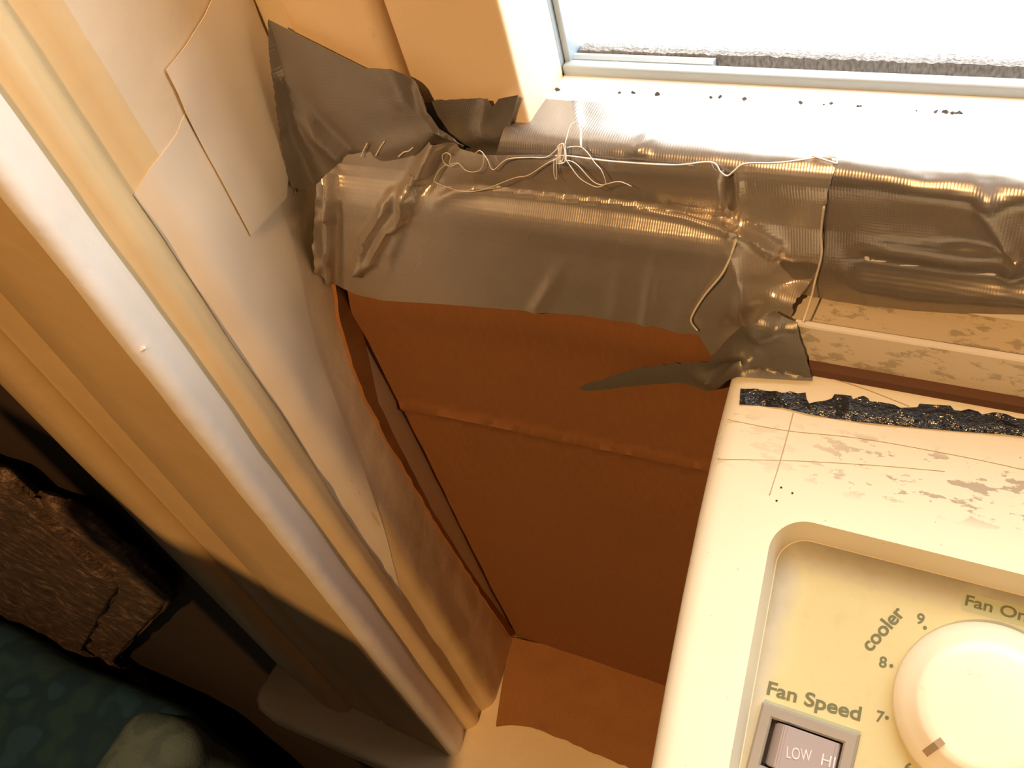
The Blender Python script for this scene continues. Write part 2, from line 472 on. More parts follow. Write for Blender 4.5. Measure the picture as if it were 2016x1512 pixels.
# right-hand jamb and casing, out of the frame
o = box('trim_4', 0.455, OX1, -0.10, 0.10, ZS, 0.80, M_jamb, bevel=0.002); tag(o, 'cream painted jamb right of the air conditioner', kind='structure')
o = box('trim_5', 0.48, 0.64, -0.104, WALL_Y, ZS, 0.80, M_paint2, bevel=0.003); tag(o, 'cream painted casing right of the air conditioner', kind='structure')
o = box('trim_6', -0.466, 0.64, -0.106, WALL_Y, 0.80, 0.93, M_paint2, bevel=0.003); tag(o, 'cream painted head casing above the window', kind='structure')

# stool (inside sill) with its rounded horn
def stool():
    plan = [(-0.292, 0.11), (-0.292, -0.075), (-0.468, -0.075), (-0.476, -0.085), (-0.478, -0.112), (-0.475, -0.122), (-0.468, -0.1275), (-0.455, -0.130), (0.66, -0.130), (0.66, -0.075), (0.478, -0.075), (0.478, 0.11)]
    bm = bmesh.new()
    vs = [bm.verts.new((x, y, ZS)) for x, y in plan]; f = bm.faces.new(vs)
    r = bmesh.ops.extrude_face_region(bm, geom=[f])
    for v in r['geom']:
        if isinstance(v, bmesh.types.BMVert): v.co.z -= 0.026
    bmesh.ops.recalc_face_normals(bm, faces=bm.faces)
    ed = [e for e in bm.edges if abs(e.verts[0].co.z - e.verts[1].co.z) < 1e-6 and all(v.co.y < -0.08 for v in e.verts)]
    bmesh.ops.bevel(bm, geom=ed, offset=0.006, segments=4, affect='EDGES', profile=0.5)
    o = link('trim_3', bm_mesh(bm), M_paint); shade_auto(o, 50)
    tag(o, 'cream painted window stool under the casing and cardboard', kind='structure')
stool()
o = box('trim_7', -0.46, 0.64, -0.092, WALL_Y, ZS - 0.10, ZS - 0.026, M_paint2, bevel=0.003); tag(o, 'cream apron board under the window stool', kind='structure')

# ------------------------------------------------------------------ window sash
SY = 0.008
win = empty('window_1', (0.1, SY, -0.259)); win['kind'] = 'structure'
tag(win, 'raised window sash with cream wooden stile and bright glass')
def wbox(name, *a, mat=M_sash, bevel=0.002, seg=3): return part(box(name, *a, mat, bevel=bevel, seg=seg), win)
wbox('parting_bead', -0.289, -0.2545, 0.0125, 0.05, -0.19, 0.79, bevel=0.001, mat=M_paint)
wbox('stile', -0.2545, -0.2105, SY, 0.044, -0.245, 0.76, bevel=0.006, seg=5)
wbox('sash_backing', -0.300, -0.160, 0.044, 0.070, -0.30, 0.79, mat=M_paint, bevel=0)
wbox('stile_groove', -0.2125, -0.2035, SY + 0.012, 0.042, -0.245, 0.76, bevel=0.0005)
wbox('stile_moulding', -0.2055, -0.1595, SY, 0.040, -0.245, 0.76, bevel=0.0016)
rail_prof = [(0.044, -0.193), (0.0055, -0.193), (0.0020, -0.1940), (0.0000, -0.1960), (-0.0008, -0.1990), (0.0005, -0.2040), (0.0075, -0.2230), (SY, -0.2300), (SY, -0.2565), (0.0105, -0.259), (0.044, -0.259)]
part(sweep_x('bottom_rail', rail_prof, -0.1597, 0.455, M_ledge), win)
part(sweep_x('bottom_rail_end', [(0.044, -0.1935), (0.012, -0.1935), (0.0085, -0.197), (0.0085, -0.2565), (0.0105, -0.259), (0.044, -0.259)], -0.2535, -0.1590, M_sash), win)
wbox('right_stile', 0.41, 0.455, SY, 0.044, -0.193, 0.76)
wbox('top_rail', -0.1595, 0.41, SY, 0.044, 0.70, 0.76)
# enamel glazing frame behind the sash opening
FY = 0.040
wbox('glazing_frame', -0.1675, -0.1600, FY, FY + 0.024, -0.193, 0.72, mat=M_alu, bevel=0.001)
wbox('glazing_lip', -0.1600, -0.1575, FY + 0.003, FY + 0.02, -0.1995, 0.72, mat=M_alu, bevel=0.0008)
wbox('glazing_frame', -0.1600, 0.42, FY, FY + 0.005, -0.1995, -0.1890, mat=M_alu, bevel=0.001)
wbox('glazing_lip', -0.1600, 0.42, FY + 0.004, FY + 0.022, -0.1985, -0.1935, mat=M_alu, bevel=0.0008)
part(sweep_x('glazing_gasket', [(FY + 0.005, -0.1945), (FY + 0.005, -0.1890), (FY + 0.0065, -0.1882), (FY + 0.009, -0.1890), (FY + 0.009, -0.1945)], -0.158, -0.103, M_alu), win)
def pile():
    vs, fs = [], []; n = 420; rnd = random.Random(3)
    for k in range(n + 1):
        x = -0.1565 + 0.57 * k / n; h = rnd.uniform(-0.0004, 0.0004) + 0.0004 * noise.noise(Vector((x * 60, 0, 0)))
        for (y, z) in ((FY + 0.010, -0.1945), (FY + 0.010, -0.1884 + h), (FY + 0.012, -0.1880 + h), (FY + 0.015, -0.1884 + h), (FY + 0.015, -0.1945)): vs.append((x, y, z))
    for k in range(n):
        for i in range(4): fs.append((k * 5 + i, k * 5 + i + 1, k * 5 + i + 6, k * 5 + i + 5))
    part(link('weatherstrip', mesh_from(vs, fs), M_pile), win)
pile()
part(box('pane', -0.158, 0.42, FY + 0.0165, FY + 0.0195, -0.1905, 0.72, M_glass), win)

# ------------------------------------------------------------------ cardboard
CBY = 0.0
cb_left = [(688, 566), (698, 612), (712, 655), (722, 690), (745, 790), (790, 885), (850, 1000), (930, 1130), (985, 1210), (1010, 1252)]
def cardboard():
    root = empty('cardboard_panel', (-0.18, 0, ZS)); tag(root, 'brown cardboard sheet filling the gap between window jamb and air conditioner', 'cardboard')
    # back to pixel space of a rectangular sheet: left edge follows the seam, right edge meets the air conditioner cabinet
    out = [(690, 395), (860, 400), (1150, 425), (1452, 478), (1500, 640)] + [project((-0.0745, 0, z)) for z in (-0.35, -0.45, -0.55, ZS + 0.0006)] + [project((x, 0, ZS + 0.0006)) for x in (-0.12, -0.17, -0.22, -0.26)] + list(reversed(cb_left))
    folds = [dict(p=[(775, 795, .8), (880, 815, 1), (1385, 920, .8), (1500, 940, .5)], w=9, a=0.0022, k='crease'),
             dict(p=[(700, 600, .7), (1000, 622), (1400, 690), (1480, 710)], w=40, a=0.0018),
             dict(p=[(688, 566, .4), (722, 690, .8), (790, 885, 1.0), (900, 1080, .7), (1010, 1252, 0)], w=30, a=0.0030),
             dict(p=[(1300, 640), (1340, 720), (1330, 800)], w=26, a=0.0008)]
    part(patch('sheet', out, plane_hit((0, CBY, 0), (0, -1, 0)), M_card, 15, folds, 0, 0.0005, 0.05, 0.003), root)
    # narrow flange folded forward along the jamb, with a dark slit between it and the sheet
    lf = [(646, 500), (650, 545), (665, 640), (688, 720), (716, 790), (768, 890), (862, 1045), (950, 1180), (1000, 1252)]
    rg = [(1010, 1246), (980, 1206), (923, 1128), (843, 1000), (783, 887), (738, 792), (716, 694), (704, 640), (690, 580), (684, 500)]
    part(patch('side_flange', rough_line(lf, 14, 1.5, 21) + rg, jamb_hit, M_card_lit, 11, [], 0.0022, 0.0006, 0.02, 0.0025), root)
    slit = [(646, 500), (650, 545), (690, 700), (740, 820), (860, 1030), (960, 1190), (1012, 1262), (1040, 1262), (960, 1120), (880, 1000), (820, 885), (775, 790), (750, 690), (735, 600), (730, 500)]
    part(patch('slit_shade', slit, plane_hit((0, 0.009, 0), (0, -1, 0)), M_gap, 16, [], 0, 0.0005, 0.02, 0.003), root)  # dark sheet added behind the slit to paint its shade
    # flap folded forward on the stool
    fl = [(1002, 1254), (996, 1300), (984, 1370), (976, 1428)] + rough_line([(976, 1428), (1014, 1425), (1055, 1433), (1116, 1456), (1168, 1482), (1217, 1502), (1300, 1530), (1390, 1560)], 12, 2.0, 4) + [project((-0.0745, -0.055, ZS)), project((-0.0745, 0.004, ZS)), project((-0.15, 0.004, ZS)), project((-0.24, 0.004, ZS))]
    part(patch('folded_flap', fl, plane_hit((0, 0, ZS + 0.0035), (0, 0, 1)), M_card_lit, 14, [dict(p=[(1075, 1330), (1060, 1432)], w=10, a=0.0012), dict(p=[(1160, 1360), (1120, 1455)], w=14, a=0.0016), dict(p=[(1230, 1390), (1180, 1480)], w=12, a=0.0014)], 0, 0.0012, 0.02, 0.003), root)
cardboard()

# ------------------------------------------------------------------ air conditioner
SL = math.radians(18)
BO = Vector((0, -0.015, -0.2761))
BN = Vector((0, -math.sin(SL), math.cos(SL)))       # face normal
BD = Vector((0, -math.cos(SL), -math.sin(SL)))      # down the slope, towards the room
BU = -BD
def bz(u, s, h=0.0): return BO + Vector((u, 0, 0)) + BD * s + BN * h
def bez_hit(depth=0.0): return plane_hit(BO + BN * depth, BN)
def bez_uv(px, py, depth=0.0):
    P = at_plane(px, py, BO + BN * depth, BN); return P.x, (P - BO).dot(BD)

def mat_plastic():
    m, nt, b = new_mat('yellowed_cream_plastic'); g = nt.nodes.new('ShaderNodeNewGeometry'); v = g.outputs['Position']
    sep = N(nt, 'ShaderNodeSeparateXYZ'); nt.links.new(v, sep.inputs[0])
    base = mixc(nt, nz(nt, v, 25, 4), (0.82, 0.765, 0.61), (0.77, 0.705, 0.54))
    # tape residue and grime left in broken rows under the black strip
    st = N(nt, 'ShaderNodeMapping'); st.inputs['Scale'].default_value = (0.55, 1.5, 1.5); nt.links.new(v, st.inputs[0])
    n1 = nz(nt, st.outputs[0], 170, 5, 0.65)
    spots = ramp(nt, n1, [(0.545, (0, 0, 0)), (0.575, (1, 1, 1))])
    yb = ramp(nt, N_map(nt, sep.outputs[1], -0.075, -0.020), [(0.0, (0, 0, 0)), (0.36, (0, 0, 0)), (0.46, (1, 1, 1)), (0.72, (1, 1, 1)), (0.8, (0.05, 0.05, 0.05)), (1, (0, 0, 0))])
    xb = ramp(nt, N_map(nt, sep.outputs[0], -0.08, 0.06), [(0.0, (0.35, 0.35, 0.35)), (0.18, (0.2, 0.2, 0.2)), (0.42, (1, 1, 1))])
    f = mixc(nt, 1.0, spots, mixc(nt, 1.0, yb, xb, 'MULTIPLY'), 'MULTIPLY')
    base = mixc(nt, math_n(nt, 'MULTIPLY', f, 0.85), base, (0.36, 0.31, 0.23))
    # scattered specks everywhere
    sp = ramp(nt, nz(nt, v, 420, 2), [(0.74, (0, 0, 0)), (0.77, (1, 1, 1))])
    base = mixc(nt, math_n(nt, 'MULTIPLY', sp, 0.5), base, (0.28, 0.20, 0.12))
    nt.links.new(base, b.inputs['Base Color']); b.inputs['Roughness'].default_value = 0.42
    bump(nt, b, nz(nt, v, 700, 3), 0.06, 0.0004); return m
def N_map(nt, val, a, b_):
    m = N(nt, 'ShaderNodeMapRange'); m.inputs[1].default_value = a; m.inputs[2].default_value = b_
    nt.links.new(val, m.inputs[0]); return m.outputs[0]
M_plastic = mat_plastic()
M_knob = painted('cream_knob_plastic', (0.84, 0.76, 0.58), (0.80, 0.70, 0.52), 0.35, 0.03, 300, 0.0004, 0.5)
def mat_metal_grime(name, c, d):
    m, nt, b = new_mat(name); v = coords(nt, (0.5, 1, 1)); n = nz(nt, v, 130, 6, 0.7)
    nt.links.new(mixc(nt, ramp(nt, n, [(0.54, (0, 0, 0)), (0.58, (0.8, 0.8, 0.8))]), c, d), b.inputs['Base Color'])
    b.inputs['Roughness'].default_value = 0.5; bump(nt, b, n, 0.1, 0.0006); return m
M_metal = mat_metal_grime('grimy_cream_metal', (0.62, 0.53, 0.39), (0.36, 0.30, 0.21))
M_brown = simple('brown_gap_strip', (0.12, 0.055, 0.03), 0.9)
M_switch = painted('grey_switch_plastic', (0.30, 0.27, 0.22), (0.26, 0.23, 0.19), 0.4, 0.05, 200, 0.0004)
M_rocker = painted('mauve_grey_rocker_plastic', (0.36, 0.31, 0.30), (0.32, 0.27, 0.26), 0.35, 0.04, 200, 0.0004)
M_ink = simple('olive_green_ink', (0.125, 0.135, 0.065), 0.6)
M_ink_box = simple('pale_green_ink', (0.42, 0.44, 0.26), 0.55)
M_ink_white = simple('pale_lilac_ink', (0.95, 0.88, 0.92), 0.6)
M_notch = simple('worn_pointer_brown', (0.34, 0.25, 0.15), 0.6)

FD = 0.016   # depth of the control panel recess
def panel_mat():
    m, nt, b = new_mat('yellow_panel_label'); g = nt.nodes.new('ShaderNodeNewGeometry'); v = g.outputs['Position']
    sep = N(nt, 'ShaderNodeSeparateXYZ'); nt.links.new(v, sep.inputs[0])
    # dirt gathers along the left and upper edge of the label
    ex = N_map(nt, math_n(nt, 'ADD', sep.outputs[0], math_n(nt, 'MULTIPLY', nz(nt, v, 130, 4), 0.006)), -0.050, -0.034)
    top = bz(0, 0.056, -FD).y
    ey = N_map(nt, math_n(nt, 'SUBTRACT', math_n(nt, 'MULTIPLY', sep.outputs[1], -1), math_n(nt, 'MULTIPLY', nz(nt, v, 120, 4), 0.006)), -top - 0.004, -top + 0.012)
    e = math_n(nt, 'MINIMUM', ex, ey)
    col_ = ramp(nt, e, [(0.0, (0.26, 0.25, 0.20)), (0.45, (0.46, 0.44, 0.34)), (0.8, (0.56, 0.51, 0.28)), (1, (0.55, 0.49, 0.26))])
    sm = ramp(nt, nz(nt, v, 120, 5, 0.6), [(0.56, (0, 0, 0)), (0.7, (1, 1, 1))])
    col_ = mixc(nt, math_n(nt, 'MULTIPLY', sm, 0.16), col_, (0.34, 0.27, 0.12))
    nt.links.new(col_, b.inputs['Base Color']); b.inputs['Roughness'].default_value = 0.38; return m
M_panel = panel_mat()

ac = empty('window_air_conditioner', (0.18, 0.0, ZS))
tag(ac, 'yellowed cream window air conditioner with dial and fan switch under the raised sash', 'air conditioner')
XR = 0.44
def xl(s):   # left edge of the bezel, drawn in slightly towards the room
    return -0.0832 + 0.0105 * (s / 0.145) ** 1.5 if s > 0 else -0.0832
def bezel():
    bm = bmesh.new()
    prof = []   # (y, z, s)
    S = [0.0, 0.03, 0.06, 0.09, 0.12, 0.15, 0.178]
    top = [bz(0, s) for s in S]
    rings = []
    bot = -0.665
    vl, vr = [], []
    pts = [(p.y, p.z, xl(s)) for p, s in zip(top, S)] + [(-0.196, bot, xl(0.178)), (-0.015, bot, xl(0))]
    L = [bm.verts.new((x, y, z)) for y, z, x in pts]; R = [bm.verts.new((XR, y, z)) for y, z, x in pts]
    n = len(pts)
    for i in range(n):
        j = (i + 1) % n; bm.faces.new((L[i], L[j], R[j], R[i]))
    bm.faces.new(L[::-1]); bm.faces.new(R)
    bmesh.ops.recalc_face_normals(bm, faces=bm.faces)
    sharp = [e for e in bm.edges if len(e.link_faces) == 2 and e.calc_face_angle() > math.radians(30)]
    bk = [e for e in sharp if all(v.co.y > -0.02 for v in e.verts)]
    bmesh.ops.bevel(bm, geom=[e for e in sharp if e not in bk], offset=0.0085, segments=6, affect='EDGES', profile=0.5, clamp_overlap=True)
    o = link('bezel', bm_mesh(bm), M_plastic)
    # cutter: recess with a rounded corner and drafted walls
    def loop(inset_t, inset_l, h, rad):
        s0 = 0.0530 + inset_t; s1 = 0.168; u1 = 0.30
        ul = lambda s: -0.0522 + inset_l + 0.0052 * (s - 0.069) / 0.069
        out = []
        for k in range(13):
            a = math.pi + (math.pi / 2) * k / 12
            out.append((ul(s0 + rad) + rad + rad * math.cos(a), s0 + rad + rad * math.sin(a)))
        for k in range(7):
            a = 1.5 * math.pi + (math.pi / 2) * k / 6
            out.append((u1 - rad + rad * math.cos(a), s0 + rad + rad * math.sin(a)))
        out += [(u1, s1), (ul(s1), s1)]
        return [bz(u, s, h) for u, s in out]
    a = loop(-0.0004, -0.0002, 0.003, 0.0125); c = loop(0.0032, 0.0010, -FD, 0.0105)
    n = len(a)
    cm = mesh_from(a + c, [tuple(range(n))[::-1], tuple(range(n, 2 * n))] + [(i, (i + 1) % n, n + (i + 1) % n, n + i) for i in range(n)])
    b2 = bmesh.new(); b2.from_mesh(cm); cut = link('cutter', bm_mesh(b2))
    md = o.modifiers.new('recess', 'BOOLEAN'); md.object = cut; md.operation = 'DIFFERENCE'; md.solver = 'EXACT'
    dg = bpy.context.evaluated_depsgraph_get(); dg.update()
    me = bpy.data.meshes.new_from_object(o.evaluated_get(dg))
    o.modifiers.clear(); o.data = me; bpy.data.objects.remove(cut)
    if not me.materials: me.materials.append(M_plastic)
    shade_auto(o, 35); part(o, ac)
    # label plate on the recess floor
    f = loop(0.0036, 0.0014, -FD + 0.0003, 0.010)
    pl = link('control_panel', mesh_from(f + [p - BN * 0.0006 for p in f], [tuple(range(n)), tuple(range(n, 2 * n))[::-1]] + [(i, n + i, n + (i + 1) % n, (i + 1) % n) for i in range(n)]), M_panel)
    part(pl, ac); pl['label'] = 'pale yellow control panel in a rounded recess'
    return o, pl
bez, panel = bezel()
def acp(o): return part(o, ac)
acp(box('cabinet', -0.074, 0.435, -0.012, 0.40, -0.665, -0.2600, M_metal, bevel=0.003))
def light_stop_panel():   # pleated panel added unseen behind the cardboard to stop light leaking in
    pts = []; n = 24
    for k in range(n + 1): pts.append((-0.291 + 0.219 * k / n, 0.020 + (0.004 if k % 2 else 0)))
    acp(sweep_z('light_stop_panel', pts + [(x, y + 0.0015) for x, y in reversed(pts)], ZS, -0.258, M_metal))
light_stop_panel()
acp(sweep_x('top_ledge', [(0.06, -0.2602), (0.0025, -0.2602), (0.0015, -0.2608), (0.0015, -0.2680), (0.06, -0.2680)], -0.072, 0.435, M_metal))
acp(sweep_x('mounting_flange', [(-0.0105, -0.2535), (-0.0122, -0.2535), (-0.0122, -0.2712), (-0.0105, -0.2712)], -0.060, 0.435, M_metal))
acp(sweep_x('flange_skylit_edge', [(-0.0103, -0.2526), (-0.0124, -0.2526), (-0.0124, -0.2537), (-0.0103, -0.2537)], -0.060, 0.435, M_edge))  # pale strip added to paint the skylight along the flange top
acp(sweep_x('gap_strip', [(-0.0115, -0.2705), (-0.0150, -0.2725), (-0.0150, -0.290), (-0.0115, -0.290)], -0.060, 0.435, M_brown))  # brown strip set in the gap under the flange

ROT = Matrix((Vector((1, 0, 0)), BU, BN)).transposed()   # columns: x, up the slope, normal
def plane_matrix(u, s, h, ang=0.0):
    return Matrix.Translation(bz(u, s, h)) @ ROT.to_4x4() @ Matrix.Rotation(ang, 4, 'Z')
def lettering(name, text, mat, p0, p1, cap, parent, depth, ratio=0.728, thick=0.0001, fit=True, bold=0.0):
    """flat print: baseline from pixel p0 to pixel p1 on the plane at depth; cap = capital height in metres"""
    u0, s0 = bez_uv(*p0, depth); u1, s1 = bez_uv(*p1, depth)
    cu = bpy.data.curves.new('t', 'FONT'); cu.body = text; cu.size = cap / ratio; cu.extrude = thick; cu.offset = bold
    t = bpy.data.objects.new('t', cu); col.objects.link(t)
    dg = bpy.context.evaluated_depsgraph_get(); dg.update()
    me = bpy.data.meshes.new_from_object(t.evaluated_get(dg)); bpy.data.objects.remove(t)
    xs = [v.co.x for v in me.vertices]; w = max(xs) - min(xs); L = math.hypot(u1 - u0, s1 - s0)
    k = L / w if fit else 1.0
    mm = plane_matrix(u0, s0, depth + 0.0001, math.atan2(-(s1 - s0), u1 - u0))
    x0 = min(xs)
    for v in me.vertices: v.co = mm @ Vector(((v.co.x - x0) * k, v.co.y, v.co.z))
    me.materials.clear(); me.materials.append(mat)
    return link(name, me, None, parent)
PD = -FD + 0.0003
def sub(o, parent):
    o.parent = parent; return o      # the part's own mesh is already in world coordinates
def plet(text, p0, p1, cap, mat=M_ink, **kw):
    o = lettering('lettering', text, mat, p0, p1, cap, None, PD, **kw); sub(o, panel); o['label'] = 'printed lettering ' + text; return o
def pdot(px, py, r=0.00062):
    u, s = bez_uv(px, py, PD)
    vs = [bz(u + r * math.cos(a * math.pi / 8), s + r * math.sin(a * math.pi / 8), PD + 0.0002) for a in range(16)]
    o = link('printed_dot', mesh_from(vs, [tuple(range(16))[::-1]]), M_ink); sub(o, panel); return o
plet('Fan Speed', (1509, 1366), (1693, 1419), 0.0046, bold=0.00013)
plet('cooler', (1714, 1284), (1783, 1208), 0.0048, bold=0.00013)
plet('9', (1803, 1226), (1818, 1230), 0.0036, bold=0.00009)
plet('8', (1730, 1312), (1745, 1315), 0.0036, bold=0.00009)
plet('7', (1724, 1419), (1739, 1423), 0.0036, bold=0.00009)
plet('6', (1779, 1522), (1795, 1526), 0.0036, bold=0.00009)
for q in ((1821, 1236), (1755, 1311), (1746, 1413), (1803, 1520)): pdot(*q)
def fan_only_box():
    u0, s0 = bez_uv(1893, 1201, PD); u1, s1 = bez_uv(1897, 1165, PD)
    w = 0.030; r = 0.0012; out = []
    ul = min(u0, u1)
    for (cx, cs, a0) in ((ul + r, s1 + r, 180), (ul + w - r, s1 + r, 270), (ul + w - r, s0 - r, 0), (ul + r, s0 - r, 90)):
        for k in range(5):
            a = math.radians(a0 + 90 * k / 4); out.append(bz(cx + r * math.cos(a), cs + r * math.sin(a), PD + 0.00006))
    o = link('lettering_box', mesh_from(out, [tuple(range(len(out)))[::-1]]), M_ink_box); sub(o, panel)
fan_only_box()
plet('Fan Only', (1899, 1191), (2052, 1233), 0.0037, bold=0.00009)

# dial knob
def lathe(name, prof, u, s, h, mat, n=64):
    vs, fs = [], []
    for k in range(n):
        a = 2 * math.pi * k / n
        for (r, z) in prof: vs.append(bz(u + r * math.cos(a), s + r * math.sin(a), h + z))
    m = len(prof)
    for k in range(n):
        for i in range(m - 1):
            j = (k + 1) % n; fs.append((k * m + i, k * m + i + 1, j * m + i + 1, j * m + i))
    fs.append(tuple(k * m + m - 1 for k in range(n)))
    bm = bmesh.new(); bm.from_mesh(mesh_from(vs, fs)); bmesh.ops.remove_doubles(bm, verts=bm.verts, dist=1e-7)
    o = link(name, bm_mesh(bm), mat); shade_auto(o, 50); return o
KU, KS = 0.0220, 0.0955
knob = lathe('knob', [(0.0250, 0.0003), (0.0270, 0.0008), (0.0273, 0.003), (0.0266, 0.0055), (0.0240, 0.0085), (0.0215, 0.0112), (0.0205, 0.0124), (0.0195, 0.0132), (0.0160, 0.0139), (0.010, 0.0144), (0.004, 0.0146)], KU, KS, -FD, M_knob)
acp(knob); knob['label'] = 'large round cream dial knob'
def pointer():
    d = Vector((math.cos(math.radians(127)), math.sin(math.radians(127)))); t = Vector((-d.y, d.x)); vs = []
    for r, h in ((0.0172, 0.0139), (0.0196, 0.0134), (0.0215, 0.0115), (0.0238, 0.0090)):
        for q in (-0.0011, 0.0011):
            for dh in (0.0004, -0.003): vs.append(bz(KU + d.x * r + t.x * q, KS + d.y * r + t.y * q, -FD + h + dh))
    fs = [(0, 1, 3, 2), (12, 14, 15, 13)]
    for k in range(3):
        a = 4 * k; fs += [(a, a + 2, a + 6, a + 4), (a + 1, a + 5, a + 7, a + 3), (a, a + 4, a + 5, a + 1), (a + 2, a + 3, a + 7, a + 6)]
    bm = bmesh.new(); bm.from_mesh(mesh_from(vs, fs))
    sub(link('pointer', bm_mesh(bm), M_notch), knob)
pointer()

# fan speed switch: frame with an opening and a tilted rocker
def quad_uv(pts, depth): return [bez_uv(x, y, depth) for x, y in pts]
def fan_switch():
    u0, s0 = bez_uv(1500, 1383, -0.012); u1, s1 = bez_uv(1694, 1443, -0.012)
    st = (s0 + s1) / 2; W = u1 - u0; H = 0.024; bw = 0.0043
    def ring(inset, h): return [bz(u0 + inset, st + inset, h), bz(u1 - inset, st + inset, h), bz(u1 - inset, st + H - inset, h), bz(u0 + inset, st + H - inset, h)]
    loops = [ring(0, -FD), ring(0.0, -0.0128), ring(0.0008, -0.012), ring(bw - 0.0006, -0.012), ring(bw, -0.0126), ring(bw, -FD)]
    vs = [p for l in loops for p in l]; fs = []
    for k in range(len(loops) - 1):
        for i in range(4): j = (i + 1) % 4; fs.append((k * 4 + i, k * 4 + j, k * 4 + 4 + j, k * 4 + 4 + i))
    fr = link('switch_frame', mesh_from(vs, fs), M_switch); acp(fr)
    bk = link('switch_well', mesh_from([p + BN * 0.0006 for p in ring(bw - 0.0005, -FD)], [(3, 2, 1, 0)]), M_gap); sub(bk, fr)
    a = bw + 0.0006; x0, x1 = u0 + a, u1 - a; y0, y1 = st + a, st + H - a
    hl, hr, hm = -0.0085, -0.0128, -0.0105     # left half stands up, right half pressed
    prof = [(x0 + 0.0004, -FD + 0.0006), (x0 + 0.0018, hl - 0.003), (x0 + 0.0042, hl), (x0 + 0.0052, hl + 0.0002), ((x0 + x1) / 2, hm), (x1 - 0.0012, hr), (x1 - 0.0002, hr - 0.0008), (x1, -FD + 0.0006)]
    vs = [bz(u, y0, h) for u, h in prof] + [bz(u, y1, h) for u, h in prof]; n = len(prof)
    fs = [tuple(range(n)), tuple(range(n, 2 * n))[::-1]] + [(i, n + i, n + (i + 1) % n, (i + 1) % n) for i in range(n)]
    bm = bmesh.new(); bm.from_mesh(mesh_from(vs, fs)); bmesh.ops.recalc_face_normals(bm, faces=bm.faces)
    bmesh.ops.bevel(bm, geom=[e for e in bm.edges if e.calc_length() > 0.0035], offset=0.0004, segments=2, affect='EDGES')
    rk = link('rocker', bm_mesh(bm), M_rocker); shade_auto(rk, 35); acp(rk); rk['label'] = 'grey rocker of the fan speed switch'
    for txt, p0, p1, hh in (('LOW', (1549, 1492), (1597, 1500), None), ('HI', (1615, 1505), (1641, 1513), None)):
        o = lettering('lettering', txt, M_ink_white, p0, p1, 0.0038, None, -0.0100)
        for v in o.data.vertices:   # lay the print on the rocker's slope
            P = v.co; u = P.x; 
            for (ua, ha), (ub, hb) in zip(prof[3:6], prof[4:7]):
                if ua <= u <= ub: hgt = ha + (hb - ha) * (u - ua) / (ub - ua)
            s = (P - BO).dot(BD); v.co = bz(u, s, hgt + 0.00025)
        sub(o, rk); o['label'] = 'printed lettering ' + txt
fan_switch()
# front grille louvres below the control face (seen only from the side)
gr = acp(box('front_grille_frame', -0.05, 0.42, -0.2005, -0.194, -0.64, -0.37, M_plastic, bevel=0.002))
for k in range(9):
    z = -0.625 + 0.03 * k
    acp(box('louvre', -0.045, 0.415, -0.2045, -0.2005, z, z + 0.014, M_plastic, bevel=0.001, seg=2))

# scratches on the bezel
M_scratch = simple('grime_line', (0.46, 0.38, 0.26), 0.7)
def scratch(pts, r=0.00014):
    ps = [at_plane(x, y, BO + BN * 0.00005, BN) for x, y in pts]
    acp(tube_obj('scratch', [ps], r, M_scratch))
scratch([(1562, 812), (1549, 862), (1533, 918), (1515, 975)], 0.0002)
scratch([(1432, 826), (1550, 848), (1700, 864), (1900, 900), (2016, 925)])
scratch([(1412, 904), (1560, 907), (1720, 916), (1860, 928)])
scratch([(1625, 742), (1700, 765), (1790, 800)], 0.0002)

for (x, y) in ((1538, 960), (1560, 971), (1529, 986)):
    u, q = bez_uv(x, y); vs = [bz(u + 0.0004 * math.cos(a * math.pi / 5), q + 0.0004 * math.sin(a * math.pi / 5), 0.0001) for a in range(10)]
    acp(link('pinhole', mesh_from(vs, [tuple(range(10))[::-1]]), M_gap))

# ------------------------------------------------------------------ tape
PT_TOP = [(0.040, -0.1926), (0.0055, -0.1926), (0.0018, -0.1936), (-0.0004, -0.1957), (-0.0013, -0.1990), (0.0000, -0.2042)]
PT_SASH = PT_TOP + [(0.0069, -0.2230), (SY - 0.0007, -0.2300), (SY - 0.0007, -0.300)]
PT_CARD = PT_TOP + [(0.0045, -0.2180), (0.0040, -0.2215), (0.0008, -0.2245), (-0.0026, -0.2275), (-0.0034, -0.2310), (-0.0028, -0.2350), (-0.0018, -0.2420), (-0.0012, -0.330)]
PT_LEFT = [(0.040, -0.1500), (0.0070, -0.1500), (0.0066, -0.1970), (0.0050, -0.2160), (0.0030, -0.2210), (-0.0006, -0.2260), (-0.0024, -0.2300), (-0.0024, -0.2350), (-0.0018, -0.2420), (-0.0012, -0.330)]
def blended(h1, h2, wfn):
    def f(px, py):
        w = wfn(px, py)
        if w <= 0: return h1(px, py)
        if w >= 1: return h2(px, py)
        (a, na), (b, nb) = h1(px, py), h2(px, py)
        return a.lerp(b, w), na.lerp(nb, w).normalized()
    return f
h_sash, h_card = prof_hit(PT_SASH), prof_hit(PT_CARD)

def wrap_jamb(lift):
    def f(Q, p, n):
        if p[0] > 720: return Q
        J, jn = jamb_hit(p[0], p[1])
        if (J - CAM).length < (Q - CAM).length + 0.0012: return J + jn * lift
        return Q
    return f
